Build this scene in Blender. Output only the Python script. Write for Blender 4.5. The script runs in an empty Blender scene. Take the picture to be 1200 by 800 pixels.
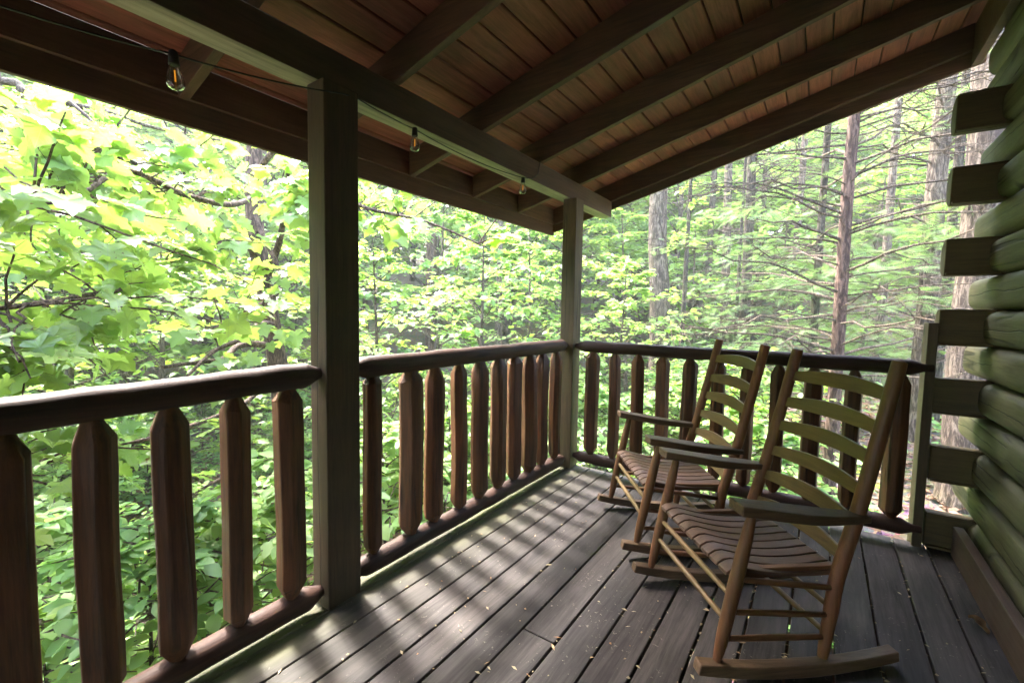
import bpy, math, random
import numpy as np
from mathutils import Vector, Matrix, Euler, noise as mnoise

random.seed(7); RNG = np.random.default_rng(7)
S = bpy.context.scene
COL = S.collection
PI = math.pi

# ------------------------------------------------------------------ camera
YAW, PITCH, ROLL, FPX, EYE = 0.604296978, 0.0674497633, 0.0169634827, 524.406751, 1.2
def cam_axes():
    cy, sy = math.cos(YAW), math.sin(YAW)
    f0 = Vector((-sy, cy, 0)); r0 = Vector((cy, sy, 0)); u0 = Vector((0, 0, 1))
    f = math.cos(PITCH)*f0 - math.sin(PITCH)*u0
    u = math.cos(PITCH)*u0 + math.sin(PITCH)*f0
    r = math.cos(ROLL)*r0 + math.sin(ROLL)*u
    u2 = math.cos(ROLL)*u - math.sin(ROLL)*r0
    return r, u2, f
CR, CU, CF = cam_axes()
camd = bpy.data.cameras.new("camera"); cam = bpy.data.objects.new("camera", camd); COL.objects.link(cam)
camd.sensor_width = 36; camd.lens = FPX/1200*36; camd.clip_start = 0.05; camd.clip_end = 2000
cam.matrix_world = Matrix(((CR.x, CU.x, -CF.x, 0), (CR.y, CU.y, -CF.y, 0), (CR.z, CU.z, -CF.z, EYE), (0, 0, 0, 1)))
S.camera = cam
def ray(u, v):
    return CR*((u-600)/FPX) - CU*((v-400)/FPX) + CF
def at(u, v, D):
    """survey helper: the place seen in that direction at horizontal distance D"""
    d = ray(u, v); d = d/math.hypot(d.x, d.y)
    return np.array((d.x*D, d.y*D, EYE+d.z*D))

# ------------------------------------------------------------------ objects
def link(o, parent=None):
    COL.objects.link(o)
    if parent is not None: o.parent = parent
    return o
def tag(o, label=None, cat=None, group=None, kind=None):
    if label: o['label'] = label
    if cat: o['category'] = cat
    if group: o['group'] = group
    if kind: o['kind'] = kind
    return o
def empty(name, loc=(0, 0, 0), rz=0.0):
    o = bpy.data.objects.new(name, None); o.empty_display_size = .1
    o.location = loc; o.rotation_euler = (0, 0, rz)
    return link(o)
def copy_tree(o, parent=None):
    c = o.copy(); COL.objects.link(c); c.parent = parent
    for ch in list(o.children): copy_tree(ch, c)
    return c

class MB:
    """collects shapes; build() links them as one mesh object"""
    def __init__(s): s.v = []; s.f = []
    def add(s, vs, fs):
        n = len(s.v); s.v += [tuple(float(q) for q in p) for p in vs]; s.f += [tuple(i+n for i in f) for f in fs]; return s
    def box(s, x0, x1, y0, y1, z0, z1, M=None):
        vs = [(x, y, z) for x in (x0, x1) for y in (y0, y1) for z in (z0, z1)]
        if M is not None: vs = [M @ Vector(p) for p in vs]
        return s.add(vs, [(0, 1, 3, 2), (4, 6, 7, 5), (0, 4, 5, 1), (2, 3, 7, 6), (0, 2, 6, 4), (1, 5, 7, 3)])
    def prism(s, poly, a, b, axis):
        """poly of 2-D points extruded along axis from a to b"""
        def P(p, t):
            return {'X': (t, p[0], p[1]), 'Y': (p[0], t, p[1]), 'Z': (p[0], p[1], t)}[axis]
        n = len(poly)
        return s.add([P(p, a) for p in poly]+[P(p, b) for p in poly],
                     [(i, (i+1) % n, n+(i+1) % n, n+i) for i in range(n)]+[tuple(range(n-1, -1, -1)), tuple(range(n, 2*n))])
    def tube(s, pts, radii, n=10, wob=0.0, seed=0, flat=1.0):
        pts = [Vector(p) for p in pts]
        if not hasattr(radii, '__len__'): radii = [radii]*len(pts)
        vs = []; up = None
        for i, p in enumerate(pts):
            d = (pts[min(i+1, len(pts)-1)]-pts[max(i-1, 0)]).normalized()
            if up is None:
                up = Vector((0, 0, 1)) if abs(d.z) < .8 else Vector((1, 0, 0))
            a = d.cross(up)
            if a.length < 1e-5: a = d.orthogonal()
            a.normalize(); b = a.cross(d).normalized(); up = b
            for k in range(n):
                t = 2*PI*k/n; c, q = math.cos(t), math.sin(t)
                r = radii[i]
                if wob: r *= 1+wob*mnoise.noise(Vector((c*1.3+seed*7.1, q*1.3, i*.55+seed*3.3)))
                vs.append(p+a*(c*r)+b*(q*r*flat))
        m = len(pts)
        fs = [(i*n+k, i*n+(k+1) % n, (i+1)*n+(k+1) % n, (i+1)*n+k) for i in range(m-1) for k in range(n)]
        fs += [tuple(range(n-1, -1, -1)), tuple((m-1)*n+k for k in range(n))]
        return s.add(vs, fs)
    def grid(s, fn, nu, nv, thick=None):
        """closed sheet: fn(u,v,side) -> point, side 0 lower / 1 upper"""
        vs = []
        for sd in (0, 1):
            for i in range(nu+1):
                for j in range(nv+1): vs.append(fn(i/nu, j/nv, sd))
        N = (nu+1)*(nv+1); I = lambda sd, i, j: sd*N+i*(nv+1)+j
        fs = []
        for i in range(nu):
            for j in range(nv):
                fs.append((I(1, i, j), I(1, i+1, j), I(1, i+1, j+1), I(1, i, j+1)))
                fs.append((I(0, i, j), I(0, i, j+1), I(0, i+1, j+1), I(0, i+1, j)))
        for i in range(nu):
            fs.append((I(0, i, 0), I(0, i+1, 0), I(1, i+1, 0), I(1, i, 0)))
            fs.append((I(0, i+1, nv), I(0, i, nv), I(1, i, nv), I(1, i+1, nv)))
        for j in range(nv):
            fs.append((I(0, 0, j+1), I(0, 0, j), I(1, 0, j), I(1, 0, j+1)))
            fs.append((I(0, nu, j), I(0, nu, j+1), I(1, nu, j+1), I(1, nu, j)))
        return s.add(vs, fs)
    def build(s, name, mat, parent=None, smooth=True, bevel=0.0, angle=38, loc=None):
        me = bpy.data.meshes.new(name); me.from_pydata(s.v, [], s.f); me.update()
        import bmesh
        bm = bmesh.new(); bm.from_mesh(me); bmesh.ops.recalc_face_normals(bm, faces=bm.faces); bm.to_mesh(me); bm.free()
        if smooth:
            me.polygons.foreach_set('use_smooth', [True]*len(me.polygons))
            me.set_sharp_from_angle(angle=math.radians(angle))
        me.materials.append(mat)
        o = link(bpy.data.objects.new(name, me), parent)
        if loc is not None: o.location = loc
        if bevel:
            b = o.modifiers.new('bevel', 'BEVEL'); b.width = bevel; b.segments = 2; b.limit_method = 'ANGLE'; b.angle_limit = math.radians(40)
        return o

def mesh_np(name, V, F, mat, parent=None, smooth=False, mat2=None, split=None):
    """F: (n,3) triangles"""
    me = bpy.data.meshes.new(name)
    me.vertices.add(len(V)); me.vertices.foreach_set('co', np.ascontiguousarray(V, dtype=np.float32).ravel())
    me.loops.add(F.size); me.loops.foreach_set('vertex_index', np.ascontiguousarray(F, dtype=np.int32).ravel())
    me.polygons.add(len(F)); me.polygons.foreach_set('loop_start', np.arange(0, F.size, 3, dtype=np.int32))
    me.polygons.foreach_set('loop_total', np.full(len(F), 3, dtype=np.int32))
    if smooth: me.polygons.foreach_set('use_smooth', np.ones(len(F), dtype=bool))
    me.update(calc_edges=True)
    me.materials.append(mat)
    return link(bpy.data.objects.new(name, me), parent)

# ------------------------------------------------------------------ materials
def new_mat(name):
    m = bpy.data.materials.new(name); m.use_nodes = True
    nt = m.node_tree; nt.nodes.clear()
    out = nt.nodes.new('ShaderNodeOutputMaterial')
    return m, nt, out
def N(nt, t, **kw):
    n = nt.nodes.new(t)
    for k, v in kw.items(): setattr(n, k, v)
    return n
def setin(n, **kw):
    for k, v in kw.items():
        k2 = k.replace('_', ' ')
        n.inputs[k2].default_value = v
def ramp(nt, pts, fac, mode='LINEAR'):
    r = N(nt, 'ShaderNodeValToRGB'); cr = r.color_ramp; cr.interpolation = mode
    while len(cr.elements) > 1: cr.elements.remove(cr.elements[0])
    cr.elements[0].position = pts[0][0]; cr.elements[0].color = pts[0][1] if len(pts[0][1]) == 4 else (*pts[0][1], 1)
    for p, c in pts[1:]:
        e = cr.elements.new(p); e.color = c if len(c) == 4 else (*c, 1)
    nt.links.new(fac, r.inputs['Fac']); return r.outputs['Color']
def mixc(nt, a, b, fac, mode='MIX'):
    m = N(nt, 'ShaderNodeMix', data_type='RGBA', blend_type=mode)
    for sock, val in ((m.inputs[6], a), (m.inputs[7], b), (m.inputs[0], fac)):
        if hasattr(val, 'is_linked'): nt.links.new(val, sock)
        elif isinstance(val, (int, float)): sock.default_value = val
        else: sock.default_value = (*val, 1)
    return m.outputs[2]
def math_(nt, op, a, b=None, c=None, clamp=False):
    m = N(nt, 'ShaderNodeMath', operation=op, use_clamp=clamp)
    for i, v in enumerate((a, b, c)):
        if v is None: continue
        if hasattr(v, 'is_linked'): nt.links.new(v, m.inputs[i])
        else: m.inputs[i].default_value = v
    return m.outputs[0]
def noise_tex(nt, vec, scale, detail=4, rough=.55, dist=0.0, w=None):
    n = N(nt, 'ShaderNodeTexNoise', noise_dimensions='4D' if w is not None else '3D')
    setin(n, Scale=scale, Detail=detail, Roughness=rough, Distortion=dist)
    nt.links.new(vec, n.inputs['Vector'])
    if w is not None: nt.links.new(w, n.inputs['W'])
    return n.outputs['Fac']

def wood(name, light, dark, axis='Y', rough=.55, grain=1.0, bump=.25, algae_bounce=0.0, algae_bounce_col=(.10, .13, .03), island=0.0,
         check=0.0, specks=0.0, worn=None, worn_amt=0.0, blotch=.35, spec=.4, edge_algae=False, course=0.0):
    m, nt, out = new_mat(name); L = nt.links.new
    tc = N(nt, 'ShaderNodeTexCoord'); oi = N(nt, 'ShaderNodeObjectInfo'); ge = N(nt, 'ShaderNodeNewGeometry')
    w = math_(nt, 'MULTIPLY', oi.outputs['Random'], 20.0)
    w = math_(nt, 'ADD', w, math_(nt, 'MULTIPLY', ge.outputs['Random Per Island'], 37.0)) if island else w
    mp = N(nt, 'ShaderNodeMapping'); sc = {'X': (.07, 1, 1), 'Y': (1, .07, 1), 'Z': (1, 1, .07)}[axis]
    mp.inputs['Scale'].default_value = sc; L(tc.outputs['Object'], mp.inputs['Vector'])
    g1 = noise_tex(nt, mp.outputs[0], 26*grain, 5, .6, 1.2, w)
    g2 = noise_tex(nt, mp.outputs[0], 130*grain, 3, .6, .3, w)
    b1 = noise_tex(nt, tc.outputs['Object'], 3.2, 4, .6, .4, w)
    gr = math_(nt, 'ADD', math_(nt, 'MULTIPLY', g1, .65), math_(nt, 'MULTIPLY', g2, .35))
    col = ramp(nt, [(.34, dark), (.62, light)], gr)
    bl = ramp(nt, [(.3, (1-blotch,)*3), (.7, (1+blotch*.4,)*3)], b1)
    col = mixc(nt, col, bl, 1.0, 'MULTIPLY')
    if island:
        iv = ramp(nt, [(0, (1-island, 1-island*.95, 1-island*.9)), (1, (1+island, 1+island*.95, 1+island*.85))], ge.outputs['Random Per Island'])
        col = mixc(nt, col, iv, 1.0, 'MULTIPLY')
    else:
        iv = ramp(nt, [(0, (.86,)*3), (1, (1.12, 1.1, 1.08))], oi.outputs['Random'])
        col = mixc(nt, col, iv, 1.0, 'MULTIPLY')
    if worn:
        wn = noise_tex(nt, mp.outputs[0], 9, 6, .7, .8, w)
        wf = ramp(nt, [(.52, (0, 0, 0)), (.68, (worn_amt,)*3)], wn)
        col = mixc(nt, col, worn, wf)
    if algae_bounce:  # greenish tint: algae, and on the chairs green bounce light
        an = noise_tex(nt, tc.outputs['Object'], 2.1, 6, .65, .5, w)
        af = ramp(nt, [(.42, (0, 0, 0)), (.68, (algae_bounce,)*3)], an)
        if edge_algae:
            sx = N(nt, 'ShaderNodeSeparateXYZ'); L(tc.outputs['Object'], sx.inputs[0])
            wob = math_(nt, 'MULTIPLY', noise_tex(nt, tc.outputs['Object'], 6, 4), .16)
            xx = math_(nt, 'ADD', sx.outputs['X'], wob)
            af = ramp(nt, [(0, (.75,)*3), (.30, (.55,)*3), (.5, (.12,)*3), (.9, (.02,)*3)], math_(nt, 'MULTIPLY_ADD', xx, 1.6, 2.62))
            af = mixc(nt, af, ramp(nt, [(.35, (.25,)*3), (.62, (1, 1, 1))], an), 1.0, 'MULTIPLY')
        col = mixc(nt, col, algae_bounce_col, af)
    hgt = gr
    if check:
        mp2 = N(nt, 'ShaderNodeMapping'); sc2 = {'X': (.05, 1, 1), 'Y': (1, .05, 1), 'Z': (1, 1, .05)}[axis]
        mp2.inputs['Scale'].default_value = sc2; L(tc.outputs['Object'], mp2.inputs['Vector'])
        ck = noise_tex(nt, mp2.outputs[0], 7, 2, .4, .6, w)
        ca = math_(nt, 'ABSOLUTE', math_(nt, 'SUBTRACT', ck, .5))
        cf = ramp(nt, [(0, (1, 1, 1)), (.020, (0, 0, 0))], ca)
        gate = ramp(nt, [(.5, (0, 0, 0)), (.56, (check,)*3)], noise_tex(nt, tc.outputs['Object'], 1.7, 2, .5, 0, w))
        cf = mixc(nt, cf, gate, 1.0, 'MULTIPLY')
        col = mixc(nt, col, tuple(q*.25 for q in dark), cf)
        # knots
        vo = N(nt, 'ShaderNodeTexVoronoi'); vo.inputs['Scale'].default_value = 2.2; L(tc.outputs['Object'], vo.inputs['Vector'])
        kf = ramp(nt, [(.05, (.8,)*3), (.09, (0, 0, 0))], vo.outputs['Distance'])
        col = mixc(nt, col, tuple(q*.35 for q in dark), kf)
        if course:
            sz = N(nt, 'ShaderNodeSeparateXYZ'); L(tc.outputs['Object'], sz.inputs[0])
            ph = math_(nt, 'SUBTRACT', math_(nt, 'FRACT', math_(nt, 'MULTIPLY_ADD', sz.outputs['Z'], 1/course, 100-.09/course+.5)), .5)
            mp3 = N(nt, 'ShaderNodeMapping'); mp3.inputs['Scale'].default_value = (.2, 1, .2); L(tc.outputs['Object'], mp3.inputs['Vector'])
            wv = math_(nt, 'MULTIPLY_ADD', noise_tex(nt, mp3.outputs[0], 2.5, 4, .6, 0, w), .5, -.27)
            dd = math_(nt, 'ABSOLUTE', math_(nt, 'SUBTRACT', ph, wv))
            f2 = ramp(nt, [(.007, (1, 1, 1)), (.016, (0, 0, 0))], dd)
            f2 = mixc(nt, f2, ramp(nt, [(.44, (0, 0, 0)), (.5, (1, 1, 1))], noise_tex(nt, mp3.outputs[0], 1.5, 2, .5, 0, w)), 1.0, 'MULTIPLY')
            col = mixc(nt, col, tuple(q*.2 for q in dark), f2); cf = math_(nt, 'MAXIMUM', cf, f2)
        hgt = math_(nt, 'SUBTRACT', gr, math_(nt, 'MULTIPLY', cf, 1.5))
    if specks:
        sn = noise_tex(nt, tc.outputs['Object'], 55, 3, .6, 1.5)
        s2 = noise_tex(nt, tc.outputs['Object'], 4, 3, .6)
        sf = math_(nt, 'MULTIPLY', ramp(nt, [(.655, (0, 0, 0)), (.69, (specks,)*3)], sn), ramp(nt, [(.45, (0, 0, 0)), (.62, (1, 1, 1))], s2))
        col = mixc(nt, col, (.42, .38, .30), sf)
    p = N(nt, 'ShaderNodeBsdfPrincipled'); L(col, p.inputs['Base Color'])
    rr = ramp(nt, [(.3, (rough-.12,)*3), (.7, (min(1, rough+.15),)*3)], b1)
    L(rr, p.inputs['Roughness']); p.inputs['Specular IOR Level'].default_value = spec
    bp = N(nt, 'ShaderNodeBump'); setin(bp, Strength=bump, Distance=.004); L(hgt, bp.inputs['Height']); L(bp.outputs[0], p.inputs['Normal'])
    L(p.outputs[0], out.inputs[0]); return m

def plain(name, col, rough=.5, spec=.4, metal=0.0, emit=0.0):
    m, nt, out = new_mat(name)
    tc = N(nt, 'ShaderNodeTexCoord'); n = noise_tex(nt, tc.outputs['Object'], 40, 3)
    c = ramp(nt, [(.3, tuple(q*.85 for q in col)), (.7, tuple(min(1, q*1.12) for q in col))], n)
    p = N(nt, 'ShaderNodeBsdfPrincipled'); nt.links.new(c, p.inputs['Base Color'])
    setin(p, Roughness=rough, Metallic=metal); p.inputs['Specular IOR Level'].default_value = spec
    if emit:
        p.inputs['Emission Color'].default_value = (*col, 1); p.inputs['Emission Strength'].default_value = emit
    nt.links.new(p.outputs[0], out.inputs[0]); return m

def leaf_mat(name, cols, trans, rough=.42, tfac=.45, spec=.45, vein=False):
    """cols: three leaf colours picked per leaf; trans: colour of light that passes through"""
    m, nt, out = new_mat(name); L = nt.links.new
    ge = N(nt, 'ShaderNodeNewGeometry'); oi = N(nt, 'ShaderNodeObjectInfo')
    rnd = math_(nt, 'FRACT', math_(nt, 'ADD', ge.outputs['Random Per Island'], math_(nt, 'MULTIPLY', oi.outputs['Random'], .0)))
    c = ramp(nt, [(0, cols[0]), (.5, cols[1]), (1, cols[2])], rnd)
    tint = ramp(nt, [(0, (.82, .9, .9)), (.5, (1, 1, 1)), (1, (1.15, 1.08, .85))], oi.outputs['Random'])
    c = mixc(nt, c, tint, 1.0, 'MULTIPLY')
    t = ramp(nt, [(0, tuple(q*.7 for q in trans)), (1, trans)], rnd)
    t = mixc(nt, t, tint, 1.0, 'MULTIPLY')
    if vein:
        at_ = N(nt, 'ShaderNodeAttribute'); at_.attribute_name = 'leaf_co'
        sx = N(nt, 'ShaderNodeSeparateXYZ'); L(at_.outputs['Vector'], sx.inputs[0])
        ax = math_(nt, 'ABSOLUTE', sx.outputs['X']); y_ = sx.outputs['Y']
        def line(a, b): return math_(nt, 'ABSOLUTE', math_(nt, 'ADD', math_(nt, 'MULTIPLY', ax, a), math_(nt, 'MULTIPLY', y_, b)))
        dmin = math_(nt, 'MINIMUM', ax, line(.55, -.835))
        dmin = math_(nt, 'MINIMUM', dmin, line(.10, 1.0))
        herr = math_(nt, 'PINGPONG', math_(nt, 'SUBTRACT', y_, math_(nt, 'MULTIPLY', ax, 1.1)), .085)
        dmin = math_(nt, 'MINIMUM', dmin, math_(nt, 'ADD', herr, .006))
        vf = ramp(nt, [(.004, (1, 1, 1)), (.016, (0, 0, 0))], dmin)
        c = mixc(nt, c, (.33, .40, .19), mixc(nt, (0, 0, 0), vf, .6))
        t = mixc(nt, t, tuple(q*.55 for q in trans), mixc(nt, (0, 0, 0), vf, .7))
        tc = N(nt, 'ShaderNodeTexCoord')
        sp = ramp(nt, [(.70, (0, 0, 0)), (.73, (.8,)*3)], noise_tex(nt, tc.outputs['Object'], 38, 2, .5))
        c = mixc(nt, c, (.16, .10, .03), sp); t = mixc(nt, t, (.20, .12, .02), sp)
    p = N(nt, 'ShaderNodeBsdfPrincipled'); L(c, p.inputs['Base Color']); p.inputs['Roughness'].default_value = rough
    p.inputs['Specular IOR Level'].default_value = spec
    tr = N(nt, 'ShaderNodeBsdfTranslucent'); L(t, tr.inputs['Color'])
    mx = N(nt, 'ShaderNodeMixShader'); mx.inputs[0].default_value = tfac
    L(p.outputs[0], mx.inputs[1]); L(tr.outputs[0], mx.inputs[2]); L(mx.outputs[0], out.inputs[0]); return m

def bark(name, light, dark, scale=1.0, moss=0.0):
    m, nt, out = new_mat(name); L = nt.links.new
    tc = N(nt, 'ShaderNodeTexCoord'); oi = N(nt, 'ShaderNodeObjectInfo')
    w = math_(nt, 'MULTIPLY', oi.outputs['Random'], 11.0)
    mp = N(nt, 'ShaderNodeMapping'); mp.inputs['Scale'].default_value = (1, 1, .22); L(tc.outputs['Object'], mp.inputs['Vector'])
    a = noise_tex(nt, mp.outputs[0], 22*scale, 6, .65, 1.4, w); b = noise_tex(nt, tc.outputs['Object'], 2.5, 4, .6, 0, w)
    c = ramp(nt, [(.40, tuple(q*.6 for q in dark)), (.49, dark), (.55, tuple((p+q)/2 for p, q in zip(light, dark))), (.66, light)], a)
    c = mixc(nt, c, ramp(nt, [(.3, (.7, .7, .72)), (.7, (1.2, 1.15, 1.1))], b), 1.0, 'MULTIPLY')
    if moss: c = mixc(nt, c, (.08, .12, .035), ramp(nt, [(.5, (0, 0, 0)), (.7, (moss,)*3)], b))
    p = N(nt, 'ShaderNodeBsdfPrincipled'); L(c, p.inputs['Base Color']); setin(p, Roughness=.85); p.inputs['Specular IOR Level'].default_value = .2
    bp = N(nt, 'ShaderNodeBump'); setin(bp, Strength=1.0, Distance=.035); L(a, bp.inputs['Height']); L(bp.outputs[0], p.inputs['Normal'])
    L(p.outputs[0], out.inputs[0]); return m

M = {}
M['deck'] = wood('deck_boards', (.080, .069, .068), (.028, .0235, .0245), 'Y', .7, .9, .5, algae_bounce=.8, algae_bounce_col=(.12, .125, .05), island=.16, specks=.55,
                 worn=(.125, .108, .10), worn_amt=.6, edge_algae=True, spec=.2, blotch=.5)
M['rail'] = wood('rail_wood', (.064, .032, .022), (.014, .009, .010), 'Y', .6, .8, .7, worn=(.14, .06, .03), worn_amt=.35, spec=.25)
M['railx'] = wood('rail_wood_across', (.06, .029, .022), (.022, .011, .010), 'X', .6, 1.0, .45, worn=(.11, .06, .04), worn_amt=.3, spec=.25)
M['spindle'] = wood('spindle_wood', (.165, .064, .024), (.024, .011, .007), 'Z', .55, .8, .7, worn=(.21, .085, .032), worn_amt=.5, algae_bounce=.15, algae_bounce_col=(.08, .07, .025), spec=.4, check=.8)
M['post'] = wood('post_wood', (.105, .070, .038), (.046, .029, .016), 'Z', .6, 1.1, .4, algae_bounce=.45, algae_bounce_col=(.085, .08, .034), check=.9)
M['beam'] = wood('beam_wood', (.115, .073, .044), (.052, .032, .020), 'Y', .65, .9, .35, algae_bounce=.3, algae_bounce_col=(.11, .10, .05), check=.4)
M['bare'] = wood('pale_beam_wood', (.42, .38, .28), (.13, .105, .075), 'Y', .7, .55, .5, algae_bounce=.4, algae_bounce_col=(.30, .33, .19), check=.5)  # paler wood colour, only for the underside of the beam
M['rafter'] = wood('rafter_wood', (.115, .066, .036), (.052, .029, .017), 'X', .65, 1.1, .25, check=.3)
M['fascia'] = wood('fascia_wood', (.130, .078, .050), (.065, .039, .026), 'Y', .6, 1.1, .25)
M['soffit'] = wood('roof_boards', (.31, .112, .080), (.14, .048, .034), 'Y', .65, 1.2, .3, island=.14, worn=(.16, .12, .07), worn_amt=.4)
M['log'] = wood('log_wood', (.175, .158, .082), (.066, .060, .032), 'Y', .6, .8, .6, algae_bounce=.5, algae_bounce_col=(.105, .122, .055), check=1.0, spec=.3, course=.1775)
M['stub'] = wood('log_end_wood', (.13, .090, .040), (.068, .047, .022), 'X', .6, .9, .3, algae_bounce=.4, algae_bounce_col=(.10, .10, .035))
M['base'] = wood('base_board', (.125, .075, .053), (.065, .038, .028), 'Y', .55, 1.1, .25)
M['chair'] = wood('chair_wood', (.245, .10, .048), (.10, .04, .02), 'X', .55, 1.1, .35, algae_bounce=.35, algae_bounce_col=(.125, .095, .03), spec=.45)  # olive tint on the chairs: green light from the woods put into the colour
M['chairz'] = wood('chair_post_wood', (.255, .098, .044), (.105, .039, .019), 'Z', .55, 1.1, .35, algae_bounce=.45, algae_bounce_col=(.13, .10, .03), spec=.45)
M['chairy'] = wood('chair_slat_wood', (.255, .150, .058), (.13, .074, .030), 'Y', .55, 1.1, .35, algae_bounce=.6, algae_bounce_col=(.15, .125, .036), spec=.45)  # slats most olive, the green bounce light is in their colour
M['seat'] = wood('chair_seat_wood', (.175, .096, .062), (.085, .046, .031), 'X', .5, 1.2, .3, island=.12, spec=.4)
M['arm'] = wood('chair_arm_wood', (.165, .098, .058), (.07, .040, .024), 'X', .6, 1.0, .4, algae_bounce=.3, algae_bounce_col=(.12, .11, .05), worn=(.22, .17, .12), worn_amt=.35, spec=.3)
M['roof'] = plain('roofing', (.06, .055, .05), .9, .2)
M['cord'] = plain('black_rubber', (.012, .012, .012), .5)
M['filament'] = plain('amber_filament', (.85, .33, .03), .5, .2, 0, .035)
m, nt, out = new_mat('bulb_glass')
g = N(nt, 'ShaderNodeBsdfPrincipled'); setin(g, Roughness=.02, IOR=1.45); g.inputs['Base Color'].default_value = (.97, .98, .95, 1); g.inputs['Transmission Weight'].default_value = 1
nt.links.new(g.outputs[0], out.inputs[0]); M['glass'] = m

M['leaf_big'] = leaf_mat('sycamore_leaf', [(.12, .23, .07), (.20, .31, .11), (.27, .36, .13)], (.42, .65, .11), .32, .45, .7, vein=True)
M['leaf_mid'] = leaf_mat('understory_leaf', [(.10, .20, .055), (.17, .28, .08), (.24, .34, .09)], (.42, .64, .09), .42, .48, .45)
M['leaf_cool'] = leaf_mat('maple_leaf', [(.14, .26, .09), (.20, .33, .12), (.27, .38, .14)], (.42, .66, .14), .45, .45, .4)
M['leaf_far'] = leaf_mat('forest_leaf', [(.11, .22, .07), (.18, .30, .10), (.24, .35, .11)], (.42, .64, .13), .5, .5, .3)
M['needle'] = leaf_mat('hemlock_needle', [(.075, .14, .06), (.12, .20, .085), (.18, .26, .11)], (.22, .38, .11), .5, .35, .3)
M['cover'] = leaf_mat('ground_cover_leaf', [(.10, .23, .08), (.16, .31, .10), (.21, .36, .12)], (.34, .60, .12), .48, .4, .35)
M['litter'] = leaf_mat('dead_leaf', [(.12, .065, .04), (.21, .125, .08), (.32, .21, .15)], (.2, .1, .05), .7, .15, .2)
M['bark_grey'] = bark('grey_bark', (.24, .195, .16), (.08, .06, .05), 1.0, .15)
M['bark_dark'] = bark('dark_bark', (.13, .11, .09), (.045, .036, .03), 1.0, .35)
M['bark_red'] = bark('red_brown_bark', (.20, .135, .108), (.07, .045, .037), 1.2)
M['bark_limb'] = bark('limb_bark', (.22, .175, .14), (.09, .07, .055), 2.0, .1)

# ------------------------------------------------------------------ light
w = bpy.data.worlds.new("World"); S.world = w; w.use_nodes = True
nt = w.node_tree; nt.nodes.clear()
SUN_EL, SUN_AZ = math.radians(53), math.radians(-78)   # azimuth from +Y towards +X
sky = N(nt, 'ShaderNodeTexSky', sky_type='NISHITA'); sky.sun_disc = False
sky.sun_elevation = SUN_EL; sky.sun_rotation = SUN_AZ; sky.air_density = 1.0; sky.dust_density = 4.0; sky.ozone_density = 1.0
bg = N(nt, 'ShaderNodeBackground'); bg.inputs['Strength'].default_value = .15
wo = N(nt, 'ShaderNodeOutputWorld'); nt.links.new(sky.outputs[0], bg.inputs[0]); nt.links.new(bg.outputs[0], wo.inputs[0])
sd = bpy.data.lights.new('sun', 'SUN'); sd.energy = 1.35; sd.angle = math.radians(9); sd.color = (1, .96, .90)
so = link(bpy.data.objects.new('sun', sd))
sdir = Vector((math.sin(SUN_AZ)*math.cos(SUN_EL), math.cos(SUN_AZ)*math.cos(SUN_EL), math.sin(SUN_EL)))
so.rotation_euler = (-sdir).to_track_quat('-Z', 'Y').to_euler(); so.location = sdir*30
S.view_settings.view_transform = 'Standard'; S.view_settings.look = 'None'; S.view_settings.gamma = 1; S.view_settings.use_curve_mapping = False
HAZE = .0028
S.view_settings.exposure = 4.55
S.cycles.max_bounces = 8; S.cycles.diffuse_bounces = 6; S.cycles.glossy_bounces = 3; S.cycles.transmission_bounces = 6
S.cycles.sample_clamp_indirect = 8; S.cycles.caustics_reflective = False; S.cycles.caustics_refractive = False
S.cycles.use_adaptive_sampling = True; S.cycles.adaptive_threshold = .02; S.cycles.use_denoising = True

# ================================================================== PORCH
# ---- deck
YB = -6.0
_r = ray(632, 745); BJ = (_r.x*-EYE/_r.z, _r.y*-EYE/_r.z)
deck = MB(); edges = [-1.70, -1.558, -1.416, -1.283, -1.147, -1.010, -.874]
while edges[-1] < .1: edges.append(edges[-1]+.1385)
edges = edges[:7]+[-.874+.1385*k for k in range(1, 8)]
edges = [e for e in edges if e < .17]+[.098, .234, .377, .513, .655]
edges = sorted(set(round(e, 4) for e in edges))
e2 = [edges[0]]
for e in edges[1:]:
    if e-e2[-1] > .09: e2.append(e)
for a, b in zip(e2[:-1], e2[1:]):
    j = random.uniform(-.006, .004); dz = random.uniform(-.0015, .0015)
    if a < BJ[0] < b:
        deck.box(a+.004, b-.004, YB, BJ[1]-.003, -.036+dz, dz); deck.box(a+.004, b-.004, BJ[1]+.003, 3.155+j, -.036, 0); continue
    deck.box(a+.004, b-.004, YB, 3.155+j, -.036+dz, dz)
dk = deck.build('deck', M['deck'], None, True, .004)
tag(dk, 'grey brown weathered deck boards with dark gaps under the rocking chairs', 'deck', kind='structure')
jo = MB()
for y in np.arange(-5.8, 3.1, .41): jo.box(-1.66, .64, y-.019, y+.019, -.23, -.0385)
jo.box(-1.66, .64, 3.105, 3.143, -.24, -.0385); jo.box(-1.70, -1.662, YB, 3.143, -.24, -.0385)
jo.build('deck_joists', M['fascia'], dk, False)
tag(bpy.data.objects['deck_joists'], 'dark joists under the deck boards')
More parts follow.
